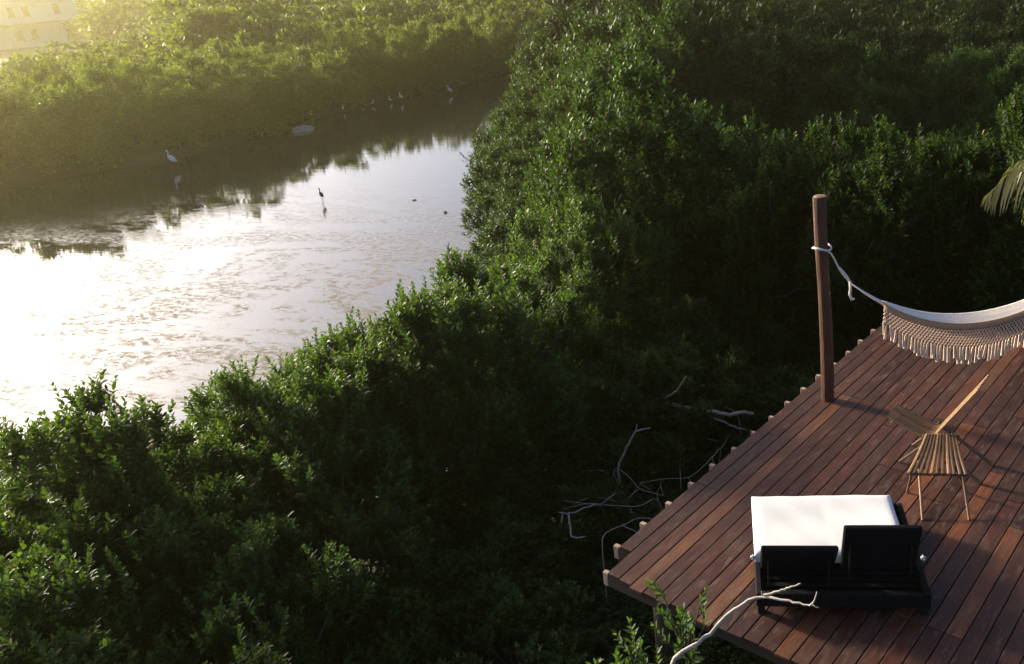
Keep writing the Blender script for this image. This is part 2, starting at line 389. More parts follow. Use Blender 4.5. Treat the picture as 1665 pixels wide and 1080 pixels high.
def crown_mesh(name, seed, top, R, depth, lobes, shoots, K, leaf, wid, quad, leaders, slen=.22, lrs=(.20, .38), lz=.85, upw=.75):
    """uneven dome of leafy shoots; top of dome near z = top. Returns mesh and lobe centres"""
    r = np.random.default_rng(seed)
    cz = top-depth; C = []; tries = 0
    while len(C) < lobes and tries < 5000:
        tries += 1
        th = r.uniform(0, 6.283); ph = math.acos(r.uniform(-.55, 1.0)); rr = r.uniform(.55, 1.05)
        p = np.array([R*math.sin(ph)*math.cos(th)*rr, R*math.sin(ph)*math.sin(th)*rr, cz+depth*math.cos(ph)*rr*r.uniform(.78, 1.12)])
        if all(np.linalg.norm(p-q) > R*.25 for q in C): C.append(p)
    C = np.array(C); nl = len(C); lr = R*r.uniform(lrs[0], lrs[1], nl)
    lr *= r.uniform(.75, 1.2, nl); w = lr**2; li = r.choice(nl, shoots, p=w/w.sum())
    cen = np.array([0, 0, cz-.2*depth]); outw = norm(C-cen)[li]
    dr = norm(r.normal(0, 1, (shoots, 3))+outw*.9+np.array([0, 0, .55]))
    pos = C[li]+dr*(lr[li]*r.uniform(.45, 1.0, shoots)**.6)[:, None]*np.array([1, 1, lz])
    ax = norm(dr*.55+outw*.25+np.array([0, 0, upw])+r.normal(0, .28, (shoots, 3)))
    ln = slen*r.uniform(.7, 1.5, shoots)
    out = [leaves_np(pos, ax, ln, K, leaf, wid, quad, r)]
    stems = [(pos-ax*ln[:, None]*.5, pos+ax*ln[:, None])]
    if leaders:
        li = r.choice(nl, leaders); 
        p0 = C[li]+np.stack([r.normal(0, .1, leaders)*R, r.normal(0, .1, leaders)*R, lr[li]*lz*r.uniform(.35, .9, leaders)], 1)
        ax2 = norm(np.stack([r.normal(0, .28, leaders), r.normal(0, .28, leaders), np.ones(leaders)], 1))
        sl_ = slen*.95
        for s in range(3):
            pp = p0+ax2*(s*sl_*.92-.05); keep = np.arange(leaders) % 5 < (5, 4, 2)[s]
            out.append(leaves_np(pp[keep], ax2[keep], np.full(keep.sum(), sl_), K+2, leaf*(1.1, .98, .85)[s], wid, quad, r, 1.05, .6))
            stems.append((pp[keep], pp[keep]+ax2[keep]*sl_))
    Vs = []; Qs = []; Ts = []; At = []; n0 = 0
    for V, q, t, a in out:
        Vs.append(V); At.append(a)
        if q is not None: Qs.append(q+n0)
        if t is not None: Ts.append(t+n0)
        n0 += len(V)
    if quad:                                     # thin stems of the shoots
        A = np.concatenate([s[0] for s in stems]); B = np.concatenate([s[1] for s in stems]); w_ = .0035
        V = np.stack([A+[w_, 0, 0], A+[-w_, w_, 0], A+[-w_, -w_, 0], B], 1).reshape(-1, 3); i = np.arange(len(A))[:, None]*4+n0
        Ts.append(np.concatenate([i+[[0, 1, 3]], i+[[1, 2, 3]], i+[[2, 0, 3]]])); Vs.append(V); At.append(np.full(len(V), .9)); n0 += len(V)
    me = mesh_np(name, np.concatenate(Vs), np.concatenate(Qs) if Qs else None, np.concatenate(Ts) if Ts else None, np.concatenate(At))
    return me, C
def trunk_mesh(name, C, seed, r0, split, n=6, roots=5):
    r = random.Random(seed); mb = MB()
    jt = np.array([r.uniform(-.15, .15), r.uniform(-.15, .15), split])
    mb.tube(bez([(0, 0, -1.2), (r.uniform(-.06, .06), r.uniform(-.06, .06), split*.5), jt], 6), np.linspace(r0*1.2, r0*.8, 6), n)
    for c in C:
        mid = jt*.5+c*.5+np.array([r.uniform(-.15, .15), r.uniform(-.15, .15), -.15])
        mb.tube(bez([jt+[0, 0, r.uniform(-.3, 0)], mid, c], 6), np.linspace(r0*.5, r0*.14, 6), 4)
    for k in range(roots):
        a = k*6.283/max(roots, 1)+r.uniform(-.4, .4); d = r.uniform(.4, .8)
        mb.tube(bez([(0, 0, split*r.uniform(.2, .5)), (math.cos(a)*d*.6, math.sin(a)*d*.6, split*.2), (math.cos(a)*d, math.sin(a)*d, -.8)], 5), r0*.3, 4)
    me = mb.mesh(name, True); me.materials.append(M['bark']); return me

def proto(seed, kind):
    if kind == 'near':
        cm, C = crown_mesh('crown', seed, 3.7, 1.25, 1.5, 40, 2000, 12, .095, .22, True, 130, .23, (.13, .26), 1.7, 1.2)
        mt = M['leaf']; tm = trunk_mesh('trunk', C, seed, .07, 1.7)
    elif kind == 'mid':
        cm, C = crown_mesh('crown', seed, 3.7, 1.45, 1.7, 40, 1900, 10, .118, .24, False, 120, .26, (.13, .28), 1.7, 1.1)
        mt = M['leaf_mid']; tm = trunk_mesh('trunk', C[:14], seed, .07, 1.5, 5, 4)
    else:
        cm, C = crown_mesh('crown', seed, 3.7, 1.6, 2.7, 30, 1500, 9, .165, .26, False, 50, .30)
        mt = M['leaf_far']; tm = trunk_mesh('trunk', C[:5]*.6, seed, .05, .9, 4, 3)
    cm.materials.append(mt); return cm, tm
PROTO = {'near': [proto(100+i, 'near') for i in range(6)], 'mid': [proto(200+i, 'mid') for i in range(5)], 'far': [proto(300+i, 'far') for i in range(4)]}

TREES = []; MASS = []
def tree(x, y, h, kind, label, group, sxy=None, rot=None, pi=None, mt=None):
    ps = PROTO[kind]; cm, tm = ps[rng.integers(len(ps)) if pi is None else pi]
    s = h/4.1; e = empty('mangrove_tree', (x, y, 0), rng.uniform(0, 6.28) if rot is None else rot)
    k = sxy if sxy else s*rng.uniform(.92, 1.12)
    e.scale = (k, k, s)
    o = link('crown', cm, e); link('trunk', tm, e)
    if mt: o.material_slots[0].link = 'OBJECT'; o.material_slots[0].material = M[mt]
    tag(e, label, 'tree', group); TREES.append((x, y, h)); return e

# deck frame of reference
DO = at(972, 918, DZ)
DAZ = math.radians(39.8)
DU = np.array([math.sin(DAZ), math.cos(DAZ)]); DV = np.array([DU[1], -DU[0]])
ULEN, VLEN = 6.75, 6.2
def deck_uv(x, y):
    d = np.array([x, y])-DO[:2]; return d@DU, d@DV
def deck_dist(x, y):
    u, v = deck_uv(x, y)
    du = max(-u, 0, u-ULEN); dv = max(-v, 0, v-VLEN); return math.hypot(du, dv)
def screen(x, y, z):
    p = np.array([x, y, z-H]); X = p@RV; Y = p@UV; Z = p@FV
    if Z < .3: return (-9999, -9999)
    X, Y = X*cr_-Y*sr_, X*sr_+Y*cr_
    return PPX+FPX*X/Z, PPY-FPX*Y/Z
def in_view(x, y, z, m=120):
    a, b_ = screen(x, y, z); return -m < a < 1665+m and -m < b_ < 1080+m

def grid(x0, x1, y0, y1, sp):
    out = []
    j = 0; y = y0
    while y < y1:
        x = x0+(j % 2)*sp*.5
        while x < x1:
            out.append((x+rng.uniform(-.32, .32)*sp, y+rng.uniform(-.32, .32)*sp)); x += sp
        y += sp*.87; j += 1
    return out
def smooth(a, b_, x):
    t = min(max((x-a)/(b_-a), 0), 1); return t*t*(3-2*t)

CREST = [(-9.0, 4.9, 3.5), (-6.4, 7.4, 3.3), (-3.7, 9.9, 4.35), (-2.3, 11.2, 3.8), (-1.2, 13.3, 3.4), (-.4, 15.0, 4.1), (.7, 18.0, 5.1), (2.0, 17.4, 4.3), (3.3, 15.4, 4.3), (4.7, 14.4, 5.0), (7.0, 14.2, 4.7), (10, 15.0, 4.4)]
def crest(x, y):
    best = (1e9, 0)
    for a, b_ in zip(CREST[:-1], CREST[1:]):
        p = np.array(a[:2]); q = np.array(b_[:2]); ab = q-p; t = min(max(((np.array([x, y])-p)@ab)/(ab@ab), 0), 1)
        d = np.linalg.norm(np.array([x, y])-(p+ab*t))
        if d < best[0]: best = (d, a[2]*(1-t)+b_[2]*t)
    return best
ORD = ['leftmost', 'second from the left', 'third from the left', 'fourth from the left', 'fifth from the left', 'sixth from the left', 'seventh from the left', 'eighth from the left', 'ninth from the left', 'tenth from the left', 'eleventh from the left', 'twelfth from the left'] + [w_+' from the left' for w_ in ('thirteenth', 'fourteenth', 'fifteenth', 'sixteenth', 'seventeenth', 'eighteenth', 'nineteenth', 'twentieth', 'twenty-first', 'twenty-second', 'twenty-third', 'twenty-fourth')]
# near thicket between the lagoon and the deck
for x, y in grid(-11.5, 4.5, 2.2, 13.5, 1.05):
    s = float(shore(np.array([x, y])))
    if s < .5: continue
    dd = deck_dist(x, y)
    if dd < .8 and (dd < .02 and min(deck_uv(x, y)) > .9): continue
    if y > 12.6 and x > -1.6: continue
    d, hc = crest(x, y)
    low = 1.75+1.35*smooth(-1.6, -4.6, x)*smooth(9, 6.5, y)
    h = max(low, hc*math.exp(-(d/1.7)**2))
    u_, v_ = deck_uv(x, y)
    if v_ < 0 and .2 < u_ < 5.5 and dd < 1.9: h = rng.uniform(.75, 1.05)
    elif dd < 3.0: h = min(h, .95+.4*dd) if u_ > .2 else min(h, 1.75+.35*dd)
    h *= rng.uniform(.8, 1.14)
    if not in_view(x, y, h, 160): continue
    if y < 2.8 and abs(x) < 2: continue
    if s < 1.9:
        lab, grp = 'near shore mangrove with upright shoots against the bright water', 'mangroves fringing the near shore'
    elif x < -2.6:
        lab, grp = 'leafy mangrove in the lower left corner thicket', 'mangroves in the lower left thicket'
    else:
        lab, grp = (('knee-high mangrove bush in the dark hollow left of the deck', 'bushes in the hollow left of the deck') if v_ < 0 and u_ > .2 and dd < 2.2 else
                    ('low mangrove bush at the foot of the near deck corner', 'bushes under the deck corner') if dd < 1.3 else
                    ('low dark mangrove between near shore and deck', 'shaded mangroves beside the deck'))
    tree(x, y, h, 'near', lab, grp, sxy=max(h/4.1, .6)*rng.uniform(1.0, 1.2))
# middle ground on the right bank
for x, y in grid(-4.5, 24, 11.0, 30, 1.6):
    s = float(shore(np.array([x, y])))
    if s < .7 or deck_dist(x, y) < .8: continue
    if y < 12.4 and x < -1.6: continue
    d, hc = crest(x, y)
    h = max(1.9+.03*max(y-11, 0), hc*math.exp(-(d/1.6)**2))
    if y > 25: h = max(h, 2.3+.42*(y-25))
    if x > 9: h = min(h, 3.2+.04*(y-14))
    if s < 1.8 and y > 22: h = min(h, 3.0)
    dd = deck_dist(x, y)
    u_, v_ = deck_uv(x, y)
    if v_ < 0 and u_ < 5.5 and dd < 1.9: h = rng.uniform(.8, 1.1)
    elif dd < 3.2: h = min(h, .8+.45*dd)
    h *= rng.uniform(.88, 1.12)
    if not in_view(x, y, h, 100): continue
    if d < 1.5 and x < 3.0:
        lab, grp = 'sunlit crest mangrove above the dark hollow', 'mangroves along the sunlit crest'
    elif d < 1.7:
        lab, grp = 'mangrove with pale glints behind the hammock post', 'mangroves behind the hammock'
    elif y < 17 and (x > .5 or y < 13.5):
        lab, grp = 'dark mangrove in the hollow behind the deck', 'mangroves in the dark hollow'
    else:
        lab, grp = (('mangrove behind the crest, close to the channel bend', 'mangroves behind the crest by the channel') if x < 1.5 else
                    ('mangrove behind the crest, in the middle of the upper thicket', 'mangroves behind the crest, middle') if x < 8 else
                    ('dark mangrove behind the palm at the right edge', 'mangroves behind the palm'))
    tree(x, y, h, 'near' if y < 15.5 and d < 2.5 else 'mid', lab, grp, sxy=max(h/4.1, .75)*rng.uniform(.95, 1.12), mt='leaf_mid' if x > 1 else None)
for x, y, h in ((-2.5, 25.2, 3.0), (-2.1, 23.4, 2.7), (-2.7, 27.2, 3.1), (-1.7, 24.6, 3.5), (-2.6, 29.5, 3.4), (-2.1, 21.4, 2.6), (-1.7, 19.4, 2.7), (-1.3, 17.4, 2.9)):
    tree(x, y, h, 'mid', 'dark bush leaning out over the bright water at the right bank', 'bushes leaning over the water', sxy=.95)
# far part of the right bank
for x, y in grid(-5, 48, 30, 66, 2.9):
    s = float(shore(np.array([x, y])))
    if s < 1.1: continue
    h = (3.5+2.9*math.exp(-((x-2.5)/4.5)**2)+.03*(y-30)+(.04*(y-30) if x > 6 else 0))*rng.uniform(.88, 1.12)
    if s < 3: h *= .9
    if not in_view(x, y, h, 80): continue
    lab, grp = (('mangrove overhanging water at the channel bend', 'mangroves at the channel bend') if s < 3.2 else
                ('tall mangrove in the far wood on the right bank', 'mangroves of the far right wood'))
    if y > 41 and s > 3.2: MASS.append((x, y, h, 1)); continue
    tree(x, y, h, 'far', lab, grp, mt='leaf_shaded' if s > 5 else 'leaf_mid')
# opposite bank
for x, y in grid(-52, 0, 36, 84, 2.6):
    p = np.array([x, y]); s = float(shore(p))
    if s < .12 or s > 12: continue
    if segdist(p, FAR) > s+.01: continue
    h = (4.0+.5*smooth(1, 5, s))*rng.uniform(.8, 1.2)
    if s > 6: h *= .85
    if not in_view(x, y, h, 260): continue
    lab, grp = (('mangrove hanging over dark water on the opposite bank', 'mangroves along the opposite shore') if s < 3.5 else
                ('hazy sunlit mangrove behind the opposite shore', 'mangroves behind the opposite shore'))
    if s > 6.2: MASS.append((x, y, h, 0)); continue
    tree(x, y, h, 'far', lab, grp, sxy=rng.uniform(.75, 1.15))
groups = {}
for o in list(COL.objects):
    if o.name.startswith('mangrove_tree'): groups.setdefault(o['group'], []).append(o)
for g_, L_ in groups.items():
    L_.sort(key=lambda o: screen(o.location.x, o.location.y, 2.5)[0])
    if len(L_) <= 24:
        for k, o in enumerate(L_): o['label'] = o['label']+', '+ORD[k]
print('TREES', len(TREES), {k: len(v) for k, v in groups.items()})

# far-off wood as one mass
cmf = [p[0] for p in PROTO['far'][:2]]
Vs = []; Ts = []; At = []; n0 = 0
src = []
for me in cmf:
    v = np.zeros(len(me.vertices)*3, np.float32); me.vertices.foreach_get('co', v); src.append(v.reshape(-1, 3))
for k in range(430):
    d = 72+rng.uniform(0, 1)**1.6*170; az = math.radians(rng.uniform(-40, 34))
    x, y = d*math.sin(az), d*math.cos(az)
    if float(shore(np.array([x, y]))) < 10: continue
    a, b_ = screen(x, y, 6)
    if not (-150 < a < 1800): continue
    hx, hy = x+88, y-118
    if a < 190 and 95 < d < 190: continue
    s = (rng.uniform(1.25, 1.8) if d < 150 else rng.uniform(1.9, 2.6))
    if a > 1250: s *= .9
    if a < 260 and d < 150: s = rng.uniform(.85, 1.05)
    if 190 <= a < 330 and d > 95: s *= 1.15
    v = src[k % 2].reshape(-1, 4, 3); pick = rng.permutation(len(v))[:1500]; c = v[pick]; cen = c.mean(1, keepdims=True)
    c = cen+(c-cen)*2.4
    t = rng.uniform(0, 6.28); R_ = np.array([[math.cos(t), -math.sin(t), 0], [math.sin(t), math.cos(t), 0], [0, 0, 1]])
    c = (c.reshape(-1, 3)@R_.T)*np.array([s*1.35, s*1.35, s])+np.array([x, y, 0])
    i = np.arange(len(pick))[:, None]*4+n0
    Vs.append(c); Ts.append(np.concatenate([i+[[0, 1, 2]], i+[[0, 2, 3]]])); At.append(np.repeat(rng.uniform(.1, .9, len(pick)), 4)); n0 += len(c)
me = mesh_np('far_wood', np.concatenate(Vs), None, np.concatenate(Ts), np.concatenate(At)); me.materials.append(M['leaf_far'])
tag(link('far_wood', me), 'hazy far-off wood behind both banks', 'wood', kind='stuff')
for side, nm, lab, mt_ in ((0, 'bank_wood', 'sunlit mangrove wood massed behind the opposite shore', 'leaf_far'), (1, 'bank_wood', 'dark mangrove wood massed along the top right', 'leaf_shaded')):
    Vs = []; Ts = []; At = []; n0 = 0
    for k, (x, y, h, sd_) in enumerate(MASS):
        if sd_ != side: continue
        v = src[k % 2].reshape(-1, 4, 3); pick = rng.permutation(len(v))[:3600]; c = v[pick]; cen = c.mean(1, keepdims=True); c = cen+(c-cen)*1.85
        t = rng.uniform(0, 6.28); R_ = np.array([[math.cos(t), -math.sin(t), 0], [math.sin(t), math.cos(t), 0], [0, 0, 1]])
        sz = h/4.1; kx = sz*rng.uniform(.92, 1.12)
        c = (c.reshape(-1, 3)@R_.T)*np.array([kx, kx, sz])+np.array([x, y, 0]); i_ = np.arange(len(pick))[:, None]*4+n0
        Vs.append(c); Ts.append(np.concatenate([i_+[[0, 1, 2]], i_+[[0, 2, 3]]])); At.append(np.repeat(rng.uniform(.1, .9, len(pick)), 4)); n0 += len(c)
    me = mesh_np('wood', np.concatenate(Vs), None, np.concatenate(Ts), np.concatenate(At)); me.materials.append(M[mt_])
    tag(link(nm, me), lab, 'wood', kind='stuff')

# ------------------------------------------------------------------ deck
deck = empty('wooden_deck', tuple(DO[:2])+(DZ,), math.atan2(DU[1], DU[0]))      # local +x along the boards, local -y across
tag(deck, 'weathered red-brown timber deck of long narrow planks on posts', 'deck')
BW, GAP, JS = .131, .009, .408
nrow = int(VLEN/(BW+GAP)); pm = {}
def plank_mesh(L):
    k = round(L, 2)
    if k not in pm:
        mb = MB(); mb.bbox((0, 0, -.016), (k, BW, .032), .004); me = mb.mesh('plank'); me.materials.append(M['deck']); pm[k] = me
    return pm[k]
pal = [((.054, .0190, .0115), 5), ((.066, .0225, .0130), 5), ((.044, .0170, .0115), 4), ((.074, .0250, .0135), 3), ((.054, .0230, .0160), 3), ((.13, .043, .016), 1.7), ((.16, .060, .023), .9)]
pw = np.array([p[1] for p in pal]); pw = pw/pw.sum()
cuts = [3.8*JS]; runlen = 0
for i in range(nrow):
    if runlen <= 0:
        base = [1.57, 2.82, 4.05][i % 3] if i < 12 else JS*rng.integers(2, 9)
        runlen = int(rng.integers(2, 6))
    runlen -= 1
    js = [base]
    while js[-1] < ULEN-.9: js.append(js[-1]+JS*rng.integers(3, 8))
    js = [0+rng.uniform(-.035, .03) - (.09 if 2 < i < 60 else 0) - (.05 if i > 4 and rng.uniform() < .25 else 0)]+[j for j in js if j < ULEN-.5]+[ULEN]
    if i == 0: js[0] = .31
    if i == 1: js[0] = -.045
    if i == 2: js[0] = -.06
    for a, b_ in zip(js[:-1], js[1:]):
        L = b_-a-.009
        o = link('plank', plank_mesh(L), deck)
        o.location = ((a+b_)/2, -(i+.5)*(BW+GAP), rng.uniform(-.0015, .0015)); o.rotation_euler = (rng.normal(0, .004), 0, rng.normal(0, .0008))
        c = np.array(pal[rng.choice(len(pal), p=pw)][0])*rng.uniform(.72, 1.3); o.color = (*c, 1)
        if i == 0 and 2 < a < 3: o.color = (.19, .085, .036, 1)
        if i in (3, 8) and a < .5: o.color = (.15, .06, .026, 1)
jm = MB(); jm.bbox((0, 0, 0), (.045, VLEN+.14, .14), .004); jme = jm.mesh('joist'); jme.materials.append(M['joist_sunlit_end'])
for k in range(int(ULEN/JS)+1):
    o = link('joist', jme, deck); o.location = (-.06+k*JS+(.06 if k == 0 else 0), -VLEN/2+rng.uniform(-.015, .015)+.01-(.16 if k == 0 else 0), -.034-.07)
bm_ = MB(); bm_.bbox((ULEN/2, 0, 0), (ULEN-.3, .07, .18), .005); bme = bm_.mesh('beam'); bme.materials.append(M['deck_frame'])
for v in (.45, 2.4, 4.3, 5.9):
    o = link('beam', bme, deck); o.location = (0, -v, -.265)
pb = MB(); pb.tube([(0, 0, -DZ-.8), (0, 0, -1.2), (0, 0, -.35)], [.085, .08, .075], 10); pme = pb.mesh('support_post', True); pme.materials.append(M['deck_frame'])
for u in (.3, 2.4, 4.5, 6.4):
    for v in (.45, 2.4, 4.3, 5.9):
        o = link('support_post', pme, deck); o.location = (u, -v, 0)

# ------------------------------------------------------------------ hammock post and hammock
PB = at(1346, 650, DZ)
def hammock_post(base, label, lean, h):
    e = empty('hammock_post', tuple(base)); tag(e, label, 'post', 'hammock posts')
    mb = MB(); n = 14; rings = []
    for k in range(15):
        t = k/14; r = .074*(1-.06*t)*(1+.03*math.sin(7*t)+.02*math.sin(17*t+1))
        c = np.array([lean[0]*t+.012*math.sin(5*t), lean[1]*t+.01*math.sin(4*t+1), h*t])
        rings.append([c+np.array([math.cos(2*math.pi*q/n)*r*(1+.035*math.sin(3*q+2*t)), math.sin(2*math.pi*q/n)*r*(1+.035*math.cos(2*q)), 0]) for q in range(n)])
    mb.loft(rings); o = mb.build('log', M['log'], e)
    tb = MB(); top = np.array([lean[0], lean[1], h])
    tb.loft([[top+np.array([math.cos(2*math.pi*q/n)*r_, math.sin(2*math.pi*q/n)*r_, z_]) for q in range(n)] for r_, z_ in ((.069, -.002), (.064, .008), (.03, .012))])
    tb.build('sawn_top', M['stick'], e)
    return e
hammock_post(PB, 'red-brown log post standing on the deck edge, white rope tied round it', (-.13, 0, 0), 2.45)
P2B = np.array([PB[0]+3.25, PB[1]-.35, DZ])
hammock_post(P2B, 'red-brown log post carrying the far end of the hammock', (.1, 0, 0), 2.45)

ham = empty('hammock', (PB[0]+1.5, PB[1], DZ)); tag(ham, 'cream cotton hammock with knotted lace fringe slung over the deck', 'hammock')
ho = np.array(ham.location)
A0 = np.array([PB[0]-.10, PB[1]-.03, DZ+1.88]); B0 = np.array([P2B[0], P2B[1], DZ+1.95])
hx = norm((B0-A0)*np.array([1, 1, 0])); hy = np.array([-hx[1], hx[0], 0])      # hy: away from the camera
Lh = np.linalg.norm((B0-A0)[:2])
def sag(t):            # centre line of the sling, t in 0..1 along the span
    z = A0[2]+(B0[2]-A0[2])*t
    zc = (DZ+.96)+(3.9)*(abs(t-.46))**2.05
    return zc
def hpt(t, side=0.0, dz=0.0):
    p = A0*(1-t)+B0*t; return np.array([p[0], p[1], 0])+hy*side+np.array([0, 0, sag(t)+dz])
T0, T1 = .20, .80
ts = np.linspace(T0, T1, 46)
def width(t): q = (t-T0)/(T1-T0); return .025+.085*math.sin(math.pi*min(max(q, 0), 1))**.55
NS = 10
def section(t, off=0.0):
    w = width(t); out = []
    for k in range(NS+1):
        a = math.pi*(k/NS); sd_ = -math.cos(a)*w
        out.append(hpt(t, sd_, -math.sin(a)*w*.85-off+.006*math.sin(k*2.3+t*31)*math.sin(a)+(.05 if False else 0)+ (k/NS)*.05*w/.2))
    return out
mb = MB(); rings = [section(t) for t in ts]
V = [p-ho for r_ in rings for p in r_]; n = NS+1
F = [(i*n+k, i*n+k+1, (i+1)*n+k+1, (i+1)*n+k) for i in range(len(ts)-1) for k in range(n-1)]
mb.add(V, F); cl = mb.build('cloth', M['cotton_white'], ham, True)
so_ = cl.modifiers.new('thickness', 'SOLIDIFY'); so_.thickness = .008
for nm, k, mt in (('near_hem', 0, 'cotton_tan'), ('far_hem', NS, 'cotton_white')):
    mb = MB(); mb.tube([rings[i][k]-ho for i in range(len(ts))], .013, 6); mb.build(nm.split('_')[1], M[mt], ham, True)
# tan band below the near hem, then the lace net, then tassels
def lace_pt(q, d, side=-1):
    t = T0+(T1-T0)*q; w = width(t); p = section(t)[0 if side < 0 else NS]
    return p+hy*(-.012*side*-1 - .02*d*0)+np.array([0, 0, -d])+hx*(d*.0)
BANDH = .062; NETH = .20; TASH = .19
mb = MB(); V = []; F = []
for i, t in enumerate(ts):
    q = (t-T0)/(T1-T0)
    for j in range(4): V.append(lace_pt(q, BANDH*j/3)-hy*(.008+.006*math.sin(j))-ho)
F = [(i*4+j, i*4+j+1, (i+1)*4+j+1, (i+1)*4+j) for i in range(len(ts)-1) for j in range(3)]
mb.add(V, F); bd = mb.build('band', M['cotton_tan'], ham, True); so_ = bd.modifiers.new('thickness', 'SOLIDIFY'); so_.thickness = .006
NT = 58
def net_h(q): return NETH*(.72+.28*math.sin(math.pi*q))
mb = MB()
for sgn in (1, -1):
    for k in range(-6, NT+6, 1):
        q0 = k/NT; dq = sgn*3/NT; pts = []
        for s in np.linspace(0, 1, 7):
            q = q0+dq*s
            if 0 <= q <= 1: pts.append(lace_pt(q, BANDH+net_h(q)*s)-hy*(.012+.003*sgn)-ho)
        if len(pts) >= 2: mb.tube(pts, .0056, 4, False)
tag(mb.build('lace_net', M['cotton'], ham), kind='stuff')
tm_ = MB()
for k in range(NT+1):
    q = k/NT; h0 = BANDH+net_h(q); p = lace_pt(q, h0)-hy*.012; r = random.Random(k)
    dx = hx*r.uniform(-.022, .022)-hy*r.uniform(-.01, .02); L = TASH*r.uniform(.78, 1.14)*(.85+.15*math.sin(math.pi*q))
    mb = MB()
    mb.tube([np.zeros(3), dx*.3+[0, 0, -L*.12], dx*.6+[0, 0, -L*.6], dx+[0, 0, -L]], [.006, .0105, .0115, .015], 6)
    o = mb.build('tassel', M['cotton'], ham); o.location = p-ho
# gathered end cords and rope to the posts
for side_, tE, tgt in ((0, T0, A0), (1, T1, B0)):
    mb = MB()
    kt = hpt(T0*.45 if side_ == 0 else 1-(1-T1)*.45)
    sec = section(tE)
    for k in range(0, NS+1):
        mb.tube(bez([sec[k]-ho, (sec[k]*.45+kt*.55)-ho+[0, 0, -.01], kt-ho], 5), .006, 4)
    tag(mb.build('end_cords', M['cotton_white'], ham, True), kind='stuff')
ka = hpt(T0*.45); kb = hpt(1-(1-T1)*.45)
for tgt, kt in ((A0, ka), (B0, kb)):
    mb = MB(); lp = []
    pc = np.array([tgt[0] if tgt is B0 else PB[0]-.10, tgt[1] if tgt is B0 else PB[1], tgt[2]])
    for a in np.linspace(0, 2*math.pi, 18): lp.append(pc+np.array([math.cos(a)*.099, math.sin(a)*.099, .015*math.sin(a*2)])-ho)
    mb.tube(lp, .011, 6)
    st = pc+np.array([.07 if tgt is A0 else -.07, -.075, 0]); stl = pc+np.array([-.09 if tgt is A0 else .09, -.06, .005])
    mb.tube(bez([stl-ho, st-ho+[0, 0, -.04], (st*.5+kt*.5)-ho+[0, 0, -.05], kt-ho], 12), .011, 6)
    mb.tube(bez([(st*.55+kt*.45)-ho+[0, 0, -.04], (st*.2+kt*.8)-ho+[0, 0, .005], kt-ho], 8), .016, 6)
    mb.build('rope', M['rope'], ham, True)
mb = MB(); kq = ka-ho
mb.tube([kq+[0, -.02, .02], kq+[.0, -.03, -.06], kq+[-.005, -.03, -.13], kq+[.02, -.03, -.20]], [.018, .014, .016, .012], 6)
mb.tube([kq+[.02, -.03, -.19], kq+[.05, -.03, -.185]], [.014, .01], 6)
mb.build('rope_tail', M['rope'], ham, True)

# ------------------------------------------------------------------ double lounger
SY = math.radians(7.5)
sw = np.array([math.cos(SY), -math.sin(SY), 0]); sdp = np.array([math.sin(SY), math.cos(SY), 0])
L0 = at(1230, 1000, DZ)
lou = empty('double_lounger', tuple(L0), -SY)         # local x across, local y away from the camera
tag(lou, 'low black double lounger with thick white mattress and two raised backrests', 'lounger')
LW, LL, SH = 1.36, 1.27, .21
mb = MB()
for x in (.025, LW-.025): mb.bbox((x, LL/2, .145), (.05, LL, .13), .008)
for y in (.025, LL-.025): mb.bbox((LW/2, y, .145), (LW-.1, .05, .128), .008)
mb.build('frame', M['black_weave'], lou)
mb = MB(); mb.bbox((LW/2, .58, .15), (LW-.1, .04, .10), .006); mb.build('cross_rail', M['black_weave'], lou)
for x, y in ((.04, .04), (LW-.04, .04), (.04, LL-.04), (LW-.04, LL-.04)):
    mb = MB(); mb.bbox((x, y, .04), (.06, .06, .08), .006); mb.build('leg', M['dark_metal'], lou)
for k in range(6):
    mb = MB(); mb.bbox((LW/2, .09+k*.085, .16), (LW-.1, .05, .018), .004); mb.build('slat', M['black_weave'], lou)
mb = MB(); mb.bbox((LW/2, LL/2, .125), (LW-.1, LL-.1, .03), .004); mb.build('base_panel', M['black_weave'], lou)
HY = .40                                                   # hinge line of the backrests
mb = MB(); gx_, gy_ = 34, 24; mw, ml = 1.25, LL-HY; rm = np.random.default_rng(3); ph_ = rm.uniform(0, 6, 6)
def mtop(a, b_):
    ea = min(a, 1-a)*mw; eb = min(b_, 1-b_)*ml; e_ = min(ea, eb)
    z = .10-.028*math.exp(-(e_/.022)**1.3)+.004*math.sin(5*a+ph_[0]+3*b_)+.0035*math.sin(9*b_+ph_[1]-4*a)+.002*math.sin(23*a+11*b_+ph_[2])
    return (.005+a*mw, HY+b_*ml, SH+z-.010*math.exp(-((a-.5)*mw/.012)**2))
us = [0, .006, .014, .024]+list(np.linspace(.04, .96, gx_))+[.976, .986, .994, 1]; vs = [0, .008, .018, .032]+list(np.linspace(.055, .945, gy_))+[.968, .982, .992, 1]
V = [mtop(a, b_) for b_ in vs for a in us]; n_ = len(us); m2 = len(vs)
F = [(j_*n_+i_, j_*n_+i_+1, (j_+1)*n_+i_+1, (j_+1)*n_+i_) for j_ in range(m2-1) for i_ in range(n_-1)]
rim = [i_ for i_ in range(n_)]+[j_*n_+n_-1 for j_ in range(1, m2)]+[(m2-1)*n_+i_ for i_ in range(n_-2, -1, -1)]+[j_*n_ for j_ in range(m2-2, 0, -1)]
k0 = len(V); V += [(V[q][0], V[q][1], SH) for q in rim]; nr = len(rim)
F += [(rim[q], k0+q, k0+(q+1) % nr, rim[(q+1) % nr]) for q in range(nr)]
mb.add(V, F); mt = mb.build('mattress', M['white_cushion'], lou, True)
